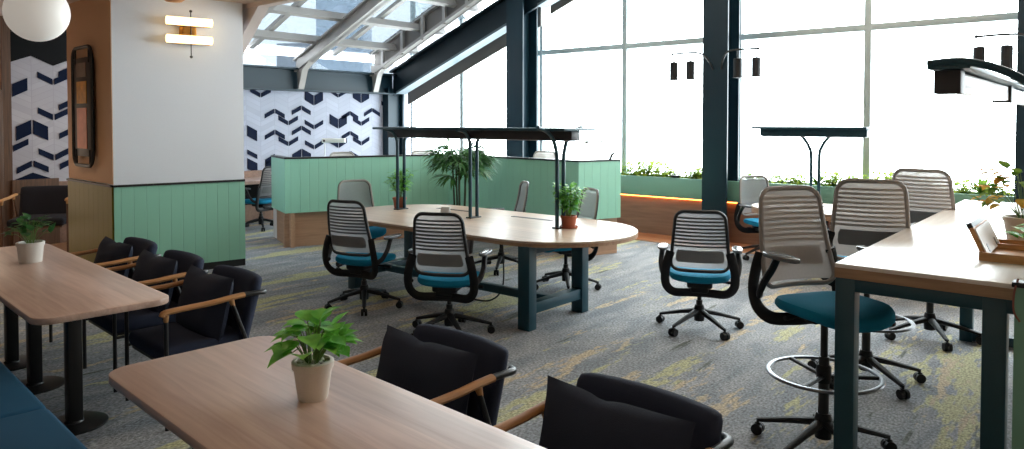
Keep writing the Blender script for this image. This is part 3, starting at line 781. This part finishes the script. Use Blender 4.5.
def pillow_mesh(w=.6, h=.4, T=.085, n=18):
    m = MB(); F = []; Bk_ = []
    for i in range(n+1):
        u = 2*i/n-1; fr, br = [], []
        for j in range(n+1):
            v = 2*j/n-1
            x = w/2*u*(1-.05*(1-v*v)); z = h/2*v*(1-.05*(1-u*u))
            t = T*(max(0, 1-u**4)**.6)*(max(0, 1-v**4)**.6)*(1+.07*math.sin(5*u+2*v)*math.cos(3*v-u))
            if v > .5: z -= .014*math.exp(-((u-.15)/.16)**2)*(v-.5)*2
            fr.append((x, t, z)); br.append((x, -t*.8, z))
        F.append(fr); Bk_.append(br)
    m.grid(F); m.grid([r[::-1] for r in Bk_])
    bmesh.ops.remove_doubles(m.bm, verts=m.bm.verts, dist=.0005)
    return m
arm = make_armchair('armchair', 'x')
cush = tag(pillow_mesh().build('cushion', 'cushfab'), 'x', 'cushion')
def seat_at(x, y, rz, lab, labc, first=[True]):
    place(arm, (x, y, 0), rz, lab, 'navy armchairs at the oak tables')
    o = cush if first[0] else cush.copy()
    if not first[0]: COL.objects.link(o)
    first[0] = False
    q = Matrix.Rotation(rz, 4, 'Z') @ Vector((0, -.105, .60))
    o.location = (x+q.x-.02, y+q.y, .582); o.rotation_euler = (R(14), 0, rz)
    tag(o, labc, 'cushion', 'navy cushions on armchairs')
RZ = PI+T4
seat_at(-4.26, 2.07, RZ, 'navy armchair at the corner of the first oak table, between the two tables', 'navy cushion on the armchair standing between the two oak tables')
seat_at(-5.08, 2.12, RZ, 'navy armchair, middle of three along the first oak table', 'navy cushion on the middle armchair of the first oak table')
seat_at(-5.93, 2.18, RZ, 'navy armchair by the green and olive pillar, last of three along the first oak table', 'navy cushion on the armchair closest to the olive pillar face')
seat_at(-2.22, 1.98, RZ, 'navy armchair at the nearest oak table, both wooden arms in view', 'navy cushion leaning in the armchair behind the plant on the nearest table')
seat_at(-1.27, 1.93, RZ, 'navy armchair at the bottom edge of the picture, mostly hidden by its cushion', 'large navy cushion with a dented top, at the bottom edge of the picture')
# lounge armchair against the chevron wall
lo = make_armchair('lounge_chair', 'charcoal lounge armchair with orange wooden arms below the chevron wall', 'greyfab', 'darkwood', 'plyw')
lo.location = (-10.5, 3.2, 0); lo.rotation_euler.z = R(-122); lo.scale = (1.15, 1.15, 1.12)

# ------------------------------------------------------------------ plants
def leaf(mb, p, d, L_, W_, droop=.5, fold=.15, heart=False, up=(0, 0, 1)):
    """one leaf blade from point p heading d, drooping, folded along its midrib"""
    p = Vector(p); d = Vector(d).normalized(); s = d.cross(Vector(up))
    if s.length < 1e-3: s = Vector((1, 0, 0))
    s.normalize(); n = 6; rows = []
    prof = (.0, .75, 1.0, .92, .62, .28, 0) if heart else (.12, .55, .9, 1, .8, .45, 0)
    q = p.copy(); dd = d.copy()
    for i in range(n+1):
        w = W_/2*prof[i]; nn = s.cross(dd).normalized()
        rows.append([q-s*w+nn*(w*fold*2), q, q+s*w+nn*(w*fold*2)])
        dd = (dd+Vector((0, 0, -droop/n))).normalized(); q = q+dd*(L_/n)
    mb.grid(rows)
def rnd(a, b): return random.uniform(a, b)
def pot_shell(r0, r1, h, mb=None, lip=.012, t=.008):
    m = mb or MB()
    m.lathe([(r0*.96, 0), (r0, .006), (r1*.985, h-lip*2.2), (r1+.004, h-lip*2.1), (r1+.005, h-.003), (r1, h), (r1-t, h), (r1-t-.002, h-.02), (r0*.5, h-.03)], 32); return m

def potted(name, label, loc, r0, r1, h, potmat, foliage, leafmat, soilmat='soil', pebbles=False, cat='plant', saucer=False):
    t = thing(name, label, cat, loc, rnd(0, 6))
    pot_shell(r0, r1, h).build('pot', potmat, t)
    m = MB()
    if pebbles:
        for i in range(70):
            a, q = rnd(0, 6.28), (r1-.014)*math.sqrt(rnd(0, 1)); sz = rnd(.005, .009)
            tmp = bmesh.new(); bmesh.ops.create_icosphere(tmp, subdivisions=1, radius=sz)
            bmesh.ops.transform(tmp, matrix=Matrix.Translation((q*math.cos(a), q*math.sin(a), h-.012+rnd(0, .006))) @ Matrix.Diagonal((1, 1.2, .8, 1)), verts=tmp.verts); m.join(tmp)
        o = m.build('pebbles', 'pebble', t); o['kind'] = 'stuff'
    m = MB().lathe([(r1-.008, h-.02), (0.0001, h-.014)], 24); o = m.build('soil', soilmat, t); o['kind'] = 'stuff'
    if saucer: MB().lathe([(r0*1.25, 0), (r0*1.4, .006), (r0*1.45, .018), (r0*1.38, .018), (r0*1.3, .008)], 28).build('saucer', potmat, t)
    fm, sm = foliage(h)
    sm.build('stems', 'stem', t, fix=False); o = fm.build('foliage', leafmat, t, fix=False)
    return t
def pothos(h, n=34, spread=.1, hh=.13, L_=(.055, .085), W_=.72):
    def fn(h0):
        f, s = MB(), MB()
        for i in range(n):
            a = rnd(0, 2*PI); k = math.sqrt(rnd(.02, 1)); r = spread*k
            z = h0+hh*(1.05-.75*k*k)*rnd(.75, 1.1)+.01
            tip = Vector((r*math.cos(a), r*math.sin(a), z)); base = Vector((.02*math.cos(a), .02*math.sin(a), h0-.01))
            s.tube(smooth_path([base, base.lerp(tip, .6)+Vector((0, 0, .025)), tip], 3), .0016, 5)
            l = rnd(*L_); leaf(f, tip, (math.cos(a+rnd(-.9, .9)), math.sin(a+rnd(-.9, .9)), rnd(-.1, .9)), l, l*W_, rnd(.4, 1.0), .12, True)
        return f, s
    return fn
def feathery(n=26, hh=.2, spread=.09, L_=.075):
    def fn(h0):
        f, s = MB(), MB()
        for i in range(n):
            a = rnd(0, 2*PI); lean = rnd(.05, 1); top = Vector((spread*lean*math.cos(a), spread*lean*math.sin(a), h0+hh*rnd(.55, 1)))
            b_ = Vector((.015*math.cos(a), .015*math.sin(a), h0-.015)); path = smooth_path([b_, b_.lerp(top, .55)+Vector((0, 0, .02)), top], 3)
            s.tube(path, .0015, 4)
            for q in range(7):
                p = path[min(len(path)-1, 2+q*(len(path)-2)//7)]; aa = a+rnd(-1.6, 1.6)
                leaf(f, p, (math.cos(aa), math.sin(aa), rnd(.1, .8)), L_*rnd(.6, 1.1), .028, rnd(.4, 1), .1)
        return f, s
    return fn
potted('potted_pothos', 'leafy green plant with white pebbles in a beige pot on the nearest table', (-2.145, 1.485, .73), .052, .068, .135, 'potbeige', pothos(0, 60, .088, .125, (.075, .105), .85), 'leaf', pebbles=True)
potted('potted_pothos', 'small dark green plant in a white pot on the oak table beside the bench', (-5.73, 1.67, .73), .07, .082, .14, 'potwhite', pothos(0, 40, .12, .14, (.06, .09)), 'leafdark')
potted('potted_fern', 'feathery plant in a terracotta pot near the round end of the oval table', (-3.84, 5.43, .73), .058, .072, .115, 'terra', feathery(48, .29, .13, .115), 'leaf', saucer=True)
potted('potted_fern', 'feathery plant in a terracotta pot at the far end of the oval table', (-6.16, 5.43, .73), .06, .075, .125, 'terra', feathery(40, .31, .13, .11), 'leaf')
t = potted('potted_ficus', 'yellowing leafy plant in a taupe pot on the high table beside the cable box', (-.39, 4.7, 1.05), .07, .092, .15, 'potbeige', pothos(0, 34, .2, .24, (.07, .1), .7), 'leafsage', saucer=True)
f = MB()
for i in range(22):
    a = rnd(2.2, 5.0); r = rnd(.06, .2); leaf(f, (r*math.cos(a), r*math.sin(a), .17+rnd(.04, .22)), (math.cos(a), math.sin(a), rnd(-.3, .6)), rnd(.06, .1), .065, .8, .12, True)
t.rotation_euler.z = 0; f.build('yellow_leaves', 'leafyellow', t, fix=False)['label'] = 'yellow dying leaves'
potted('potted_pothos', 'small green plant at the right frame edge in front of the cable box', (-.22, 3.93, 1.05), .05, .06, .1, 'potwhite', pothos(0, 26, .13, .09, (.06, .09)), 'leaf')
# tall palm between partition and oval table
pm_ = thing('potted_palm', 'tall bushy palm between the oval table and the green partition', 'plant', (-6.5, 6.78, 0))
pot_shell(.15, .19, .34).build('pot', 'lampbox', pm_)
o = MB().lathe([(.18, .315), (.0001, .32)], 24).build('soil', 'soil', pm_); o['kind'] = 'stuff'
f, s = MB(), MB()
for i in range(7):
    a = 2*PI*i/7+rnd(-.3, .3); q = rnd(.03, .1); base = Vector((q*math.cos(a), q*math.sin(a), .31)); tp = Vector((q*1.6*math.cos(a), q*1.6*math.sin(a), rnd(1.05, 1.34)))
    s.tube([base, base.lerp(tp, .5), tp], [.014, .012, .009], 7)
    for k in range(12):
        aa = a+rnd(-1.5, 1.5); el = rnd(.15, 1.1); fr = Vector((math.cos(aa)*math.cos(el), math.sin(aa)*math.cos(el), math.sin(el)))
        fb = tp-Vector((0, 0, rnd(0, .16))); end = fb+fr*rnd(.12, .24); s.tube([fb, end], .003, 4)
        for w in range(9):
            g = aa+(w-4)*.26; leaf(f, end, (math.cos(g)*.9, math.sin(g)*.9, fr.z*.6+rnd(-.2, .35)), rnd(.22, .36), .032, rnd(.7, 1.4), .1)
s.build('canes', 'stemdark', pm_, fix=False); f.build('foliage', 'leafpalm', pm_, fix=False)

# planter plants: three kinds, copied
def planter_plant(kind):
    t = thing(('leafy_plant', 'spiky_plant', 'trailing_plant')[kind], 'x', 'plant')
    f, s = MB(), MB()
    if kind == 0:
        for i in range(60):
            a = rnd(0, 6.28); r = rnd(.01, .14); z = rnd(.02, .15); tip = Vector((r*math.cos(a), r*math.sin(a), z)); s.tube([(0, 0, -.02), tip*.6+Vector((0, 0, .02)), tip], .002, 4)
            leaf(f, tip, (math.cos(a), math.sin(a), rnd(0, .9)), rnd(.07, .12), .055, .8, .12)
    elif kind == 1:
        for i in range(40):
            a = rnd(0, 6.28); leaf(f, (0, 0, 0), (math.cos(a)*rnd(.3, 1), math.sin(a)*rnd(.3, 1), rnd(.4, 1.2)), rnd(.16, .26), .03, rnd(.5, 1.3), .15)
        s.tube([(0, 0, -.03), (0, 0, .03)], .012, 6)
    else:
        for i in range(60):
            a = rnd(0, 6.28); r = rnd(.02, .17); z = rnd(.0, .1); tip = Vector((r*math.cos(a), r*math.sin(a), z)); s.tube([(0, 0, -.02), tip*.6+Vector((0, 0, .03)), tip], .002, 4)
            leaf(f, tip, (math.cos(a), math.sin(a), rnd(-.2, .6)), rnd(.05, .08), .045, .8, .12, True)
    s.build('stems', 'stem', t, fix=False); f.build('foliage', ('leaflime', 'leafsage', 'leaflime')[kind], t, fix=False)
    return t
protos = [planter_plant(k) for k in range(3)]
kinds = ('upright leafy plant', 'spiky-leaved plant', 'low trailing plant')
spots = [(-5.78, 0, 1.1), (-5.55, 0, 1.35), (-5.3, 0, 1.2), (-5.08, 2, 1), (-4.82, 2, .9), (-4.72, 0, .95), (-4.62, 0, 1.0),
         (-3.93, 1, .8), (-3.72, 2, 1), (-3.5, 2, 1.1), (-3.28, 0, .8), (-3.05, 1, .9), (-2.85, 0, 1.1), (-2.62, 0, .9), (-2.4, 2, 1), (-2.2, 0, 1.25), (-2.0, 0, 1.1), (-1.8, 1, 1.0),
         (-1.62, 2, .8), (-1.42, 0, .9), (-1.22, 1, 1.15), (-1.03, 2, .9), (-.2, 0, .9), (.05, 2, 1.0), (-6.05, 2, 1), (-6.35, 0, 1)]
for x, k, sc in spots:
    if x < -4.3: where = 'between the green partition and the middle navy column'
    elif x < -2.5: where = 'behind the rear lamp table'
    elif x < -1.5: where = 'behind the drafting stools'
    else: where = 'beyond the far end of the high table'
    o = place(protos[k], (x, 9.97+rnd(-.05, .05), .85), rnd(0, 6), '%s in the window planter %s' % (kinds[k], where), '%ss in the window planter %s' % (kinds[k], where))
    o.scale = (sc*1.15, sc*1.0, sc*1.2)
o = tag(MB().lathe([(.05, 0), (.075, .05), (.08, .055), (.07, .055)], 20).build('bowl', 'lampbox', None, (-5.0, 9.78, .86)), 'small dark bowl resting in the window planter', 'bowl')

# ------------------------------------------------------------------ lamps on walls, columns and ceiling
def spot_bracket(label, x, y, z, arms, grp):
    t = thing('spot_bracket', label, 'lamp', (x, y, z), 0, grp)
    for k in arms:
        p = [(k*.05, .1, -.35), (k*.07, 0, -.2), (k*.14, -.06, -.06), (k*.26, -.1, 0), (k*.62, -.1, .0)]
        MB().tube(smooth_path(p, 6), .013, 8).build('bracket_arm', 'black', t)
        MB().cyl((k*.62, -.1, -.02), (k*.62, -.1, .02), .012, 8).build('end_knob', 'black', t)
        for q in (.30, .55):
            sp = MB().lathe([(.068, -.37), (.064, -.37), (.056, -.35), (.056, -.12), (.05, -.115), (.015, -.11), (.002, -.105)], 16, (k*q+.04*k, -.1, .0)).build('spot_can', 'blackplastic', t)
            MB().tube([(k*q+.04*k-.012, -.1, -.12), (k*q+.04*k-.012, -.1, 0.005), (k*q+.04*k+.012, -.1, 0.005), (k*q+.04*k+.012, -.1, -.12)], .003, 5).build('hanger', 'black', sp)
    return t
spot_bracket('black four-spot bracket lamp on the middle navy column', -4.25, 9.5, 2.66, (-1, 1), 'spot brackets on columns')
spot_bracket('black spot bracket lamp on the navy column beyond the high table', -.62, 9.5, 2.63, (-1, 1), 'spot brackets on columns')
# wall sconce: two opal tubes on a vertical rod
d_ = Vector((Rr[0]-Nn[0], Rr[1]-Nn[1], 0)).normalized(); rzs = math.atan2(d_.y, d_.x); nrm = Vector((d_.y, -d_.x, 0))
sc = thing('wall_sconce', 'wall lamp with two glowing warm bars on the white pillar', 'lamp', Vector((-8.03, 3.925, 0))+nrm*0.0, rzs)
MB().box((0, -.02, 2.72), (.18, .04, .1), bev=.005).box((0, -.05, 2.72), (.12, .05, .07)).build('mount', 'brass', sc)
MB().tube([(.02, -.08, 2.43), (.02, -.08, 2.94)], .006, 8).lathe([(.001, -.018), (.016, -.008), (.016, .008), (.001, .018)], 12, (.02, -.08, 2.94)).lathe([(.001, -.018), (.016, -.008), (.016, .008), (.001, .018)], 12, (.02, -.08, 2.43)).build('rod', 'black', sc)
for z in (2.82, 2.62):
    g = MB().tube([(-.245, -.1, z), (-.24, -.1, z), (.24, -.1, z), (.245, -.1, z)], [.03, .046, .046, .03], 16).build('lamp_bar', 'warm', sc)
    MB().box((0, -.062, z), (.46, .02, .1), bev=.008).build('backplate', 'brass', g)
# globe pendant
gl = thing('globe_pendant', 'large opal white globe pendant hanging over the first oak table', 'lamp', (-5.28, 1.60, 0))
b = bmesh.new(); bmesh.ops.create_uvsphere(b, u_segments=40, v_segments=24, radius=.185); bmesh.ops.translate(b, vec=(0, 0, 2.40), verts=b.verts)
MB().join(b).build('globe', 'globe', gl); MB().cyl((0, 0, 2.57), (0, 0, 2.63), .04, 16).tube([(0, 0, 2.6), (0, 0, 3.1)], .006, 6).lathe([(.06, 3.07), (.06, 3.1)], 20).build('stem', 'brass', gl)
# wicker ceiling lamp, its bottom edge in view
wl = thing('ceiling_lamp', 'small wicker ceiling lamp above the white pillar face', 'lamp', (-7.55, 3.55, 3.1))
MB().lathe([(.001, -.15), (.08, -.14), (.14, -.09), (.15, 0)], 24).build('shade', 'wicker', wl); MB().lathe([(.05, -.03), (.05, 0)], 16).build('canopy', 'brass', wl)
# magazine rack on the tan pillar face
d_ = Vector((Nn[0]-Ll[0], Nn[1]-Ll[1], 0)).normalized(); rzm = math.atan2(d_.y, d_.x); n2 = Vector((d_.y, -d_.x, 0))
mg = thing('magazine_rack', 'tall black tube-framed wall rack with prints on the tan pillar face', 'rack', Vector((-8.96, 3.205, 0))+n2*.03, rzm)
pp = [(x, -.02, z+1.875) for x, z in rrect(.62, 1.34, .12, 6)]
MB().tube(pp, .02, 8, True, (0, 1, 0)).build('frame', 'black', mg)
MB().box((0, -.005, 1.87), (.56, .03, 1.12), bev=.005).build('board', 'rackpanel', mg)
for z in (2.44, 1.31): [MB().tube([(u, -.02, z-.08), (u, -.02, z+.08)], .012, 8).build('rod', 'black', mg) for u in (-.22, .22)]
for z0_, z1_, mt in ((2.21, 2.37, 'poster3'), (1.91, 2.16, 'poster2'), (1.4, 1.86, 'poster1')):
    MB().box((-.02, -.024, (z0_+z1_)/2), (.31, .006, z1_-z0_)).build('print', mt, mg)

# ------------------------------------------------------------------ desk corner behind the partition
ds = thing('wall_desk', 'oak desk along the chevron wall behind the green pillar', 'desk', (-10.85, 7.0, 0))
MB().box((0, 0, .735), (.8, 3.4, .05), bev=.004).build('desktop', 'tabletop', ds)
for y in (-1.6, 1.6): MB().box((0, y, .355), (.6, .06, .71), bev=.004).build('leg', 'black', ds)
MB().box((-.38, 0, .5), (.03, 3.2, .4)).build('modesty_panel', 'blackband', ds)
dk = thing('partition_desk', 'white desk inside the green partition under the window', 'desk', (-7.3, 8.9, 0))
MB().box((0, 0, .98), (2.2, .6, .04), bev=.004).build('desktop', 'label', dk)
for x in (-1, 1): MB().box((x, 0, .48), (.06, .5, .96), bev=.004).build('leg', 'label', dk)
def task_lamp(label, loc, rz, s=1):
    t = thing('task_lamp', label, 'lamp', loc, rz)
    MB().lathe([(.07, 0), (.07, .012), (.02, .02)], 20).build('base', 'label', t)
    MB().tube([(0, 0, .01), (0, 0, .46)], .007, 8).build('stem', 'label', t)
    MB().box((.14, 0, .46), (.36, .07, .03*s), bev=.01).build('head', 'label', t)
    MB().cyl((0, -.04, .455), (0, .04, .455), .018, 10).build('joint', 'black', t)
task_lamp('white task lamp rising above the partition in front of the chevron wall', (-9.18, 6.6, .96), R(35), 2.2)
task_lamp('white task lamp behind the partition corner beside the oval table lamp', (-5.75, 8.55, .96), R(60))
dk2 = thing('partition_desk', 'white desk inside the green partition facing the chevron wall', 'desk', (-9.1, 6.55, 0), R(69))
MB().box((0, 0, .94), (1.5, .5, .04), bev=.004).build('desktop', 'label', dk2)
for x in (-.7, .7): MB().box((x, 0, .46), (.06, .4, .92), bev=.004).build('leg', 'label', dk2)
dk3 = thing('partition_desk', 'white desk inside the green partition near the planter', 'desk', (-5.95, 8.6, 0), 0)
MB().box((0, 0, .94), (.9, .5, .04), bev=.004).build('desktop', 'label', dk3)
for x in (-.4, .4): MB().box((x, 0, .46), (.06, .4, .92), bev=.004).build('leg', 'label', dk3)
o = thing('clip_hook', 'small black clip hook on the partition cap end near the planter', 'hook', (-4.96, 7.98, 1.222), R(70))
MB().tube(smooth_path([(-.05, 0, 0), (-.03, 0, .04), (.0, 0, .075), (.03, 0, .08)], 4), .012, 8).build('hook', 'black', o); MB().tube(smooth_path([(.0, .04, 0), (.02, .04, .04), (.05, .04, .075), (.07, .04, .08)], 4), .012, 8).build('clip', 'black', o)
# small folded sign on the oval table
tg = tag(MB().plate([(-.05, -.03, 0), (.05, -.03, 0), (.05, 0, .07), (-.05, 0, .07)], (0, .006, 0)).plate([(-.05, .03, 0), (.05, .03, 0), (.05, .003, .07), (-.05, .003, .07)], (0, -.005, 0)).build('table_tent', 'label', None, (-5.42, 5.42, .731), .3), 'small blank grey tent card on the oval table', 'sign')
# power cord under the oval table
MB().tube(smooth_path([(-4.55, 5.3, .68), (-4.5, 5.28, .4), (-4.46, 5.22, .12), (-4.52, 5.1, .012), (-4.75, 5.05, .01)], 6), .008, 6).build('power_cord', 'black', tb)
cc = tag(MB().tube(smooth_path([(-.3, 3.44, 1.09), (-.31, 3.415, 1.04), (-.31, 3.41, .97), (-.29, 3.41, .93)], 5), .004, 6).build('cable', 'cable'), 'thin reddish cable over the screen panel at the high table corner', 'cord')
# towers outside the skylight
tw = tag(MB().box((-32.6, 24.8, 14), (2.5, 2.5, 32), rz=.7).build('outside_tower', 'tower'), 'hazy blue tower outside above the skylight', 'building')
tw2 = tag(MB().box((-50.9, 35.3, 3.9), (4, 4, 8.2), rz=.5).build('outside_block', 'block'), 'pale low block outside behind the skylight glass', 'building')

# ------------------------------------------------------------------ light
w = bpy.data.worlds.new('World'); S.world = w; w.use_nodes = True
bg = w.node_tree.nodes['Background']; bg.inputs['Color'].default_value = (.90, .96, 1, 1); bg.inputs['Strength'].default_value = 14.5
def area(name, loc, rot, sx, sy, power=0, portal=False, col=(1, 1, 1)):
    l = bpy.data.lights.new(name, 'AREA'); l.shape = 'RECTANGLE'; l.size = sx; l.size_y = sy; l.energy = power; l.color = col
    l.cycles.is_portal = portal
    o = bpy.data.objects.new(name, l); COL.objects.link(o); o.location = loc; o.rotation_euler = rot; return o
area('window_portal', (-4.0, 10.32, 2.75), (R(-90), 0, 0), 14.2, 4.4, portal=True)
area('skylight_portal', (-8.75, 7.5, gz(-8.75)+.08), (0, math.atan(.418)*-1, 0), 5.6, 5.6, portal=True)
def spot(name, loc, power, size, col=(1, .78, .52), rot=(0, 0, 0), r=.05):
    l = bpy.data.lights.new(name, 'SPOT'); l.energy = power; l.spot_size = R(size); l.spot_blend = .6; l.color = col; l.shadow_soft_size = r
    o = bpy.data.objects.new(name, l); COL.objects.link(o); o.location = loc; o.rotation_euler = rot
    return o
dl = None
for k, (x, y, p) in enumerate([(-9.0, 1.5, 55), (-10.2, 3.3, 30), (-10.3, 1.4, 45), (-6.6, 1.0, 30), (-3.6, 1.2, 30), (-1.0, .8, 30), (-7.2, -1.0, 30), (-3.5, -1.2, 30), (1.0, -1.0, 30), (1.2, 2.4, 30)]):  # added downlights lift the dim foreground; the first is the lamp warming the pillar
    f = MB().lathe([(.06, -.02), (.075, -.02), (.08, 0), (.06, 0)], 24).build('added_downlight', 'black', None, (x, y, 3.1)) if k == 0 else None
    if f is not None: dl = f; o = f
    else: o = dl.copy(); COL.objects.link(o); o.location = (x, y, 3.1)
    tag(o, 'added black recessed ceiling spot', 'lamp', 'added ceiling downlights')
    spot('added_downlight_beam', (x, y, 3.07), p, 110)
S.view_settings.view_transform = 'Standard'; S.view_settings.look = 'None'; S.view_settings.gamma = 1
S.view_settings.use_curve_mapping = False; S.view_settings.exposure = 0
S.cycles.max_bounces = 10; S.cycles.diffuse_bounces = 5; S.cycles.transparent_max_bounces = 16
S.cycles.sample_clamp_indirect = 8
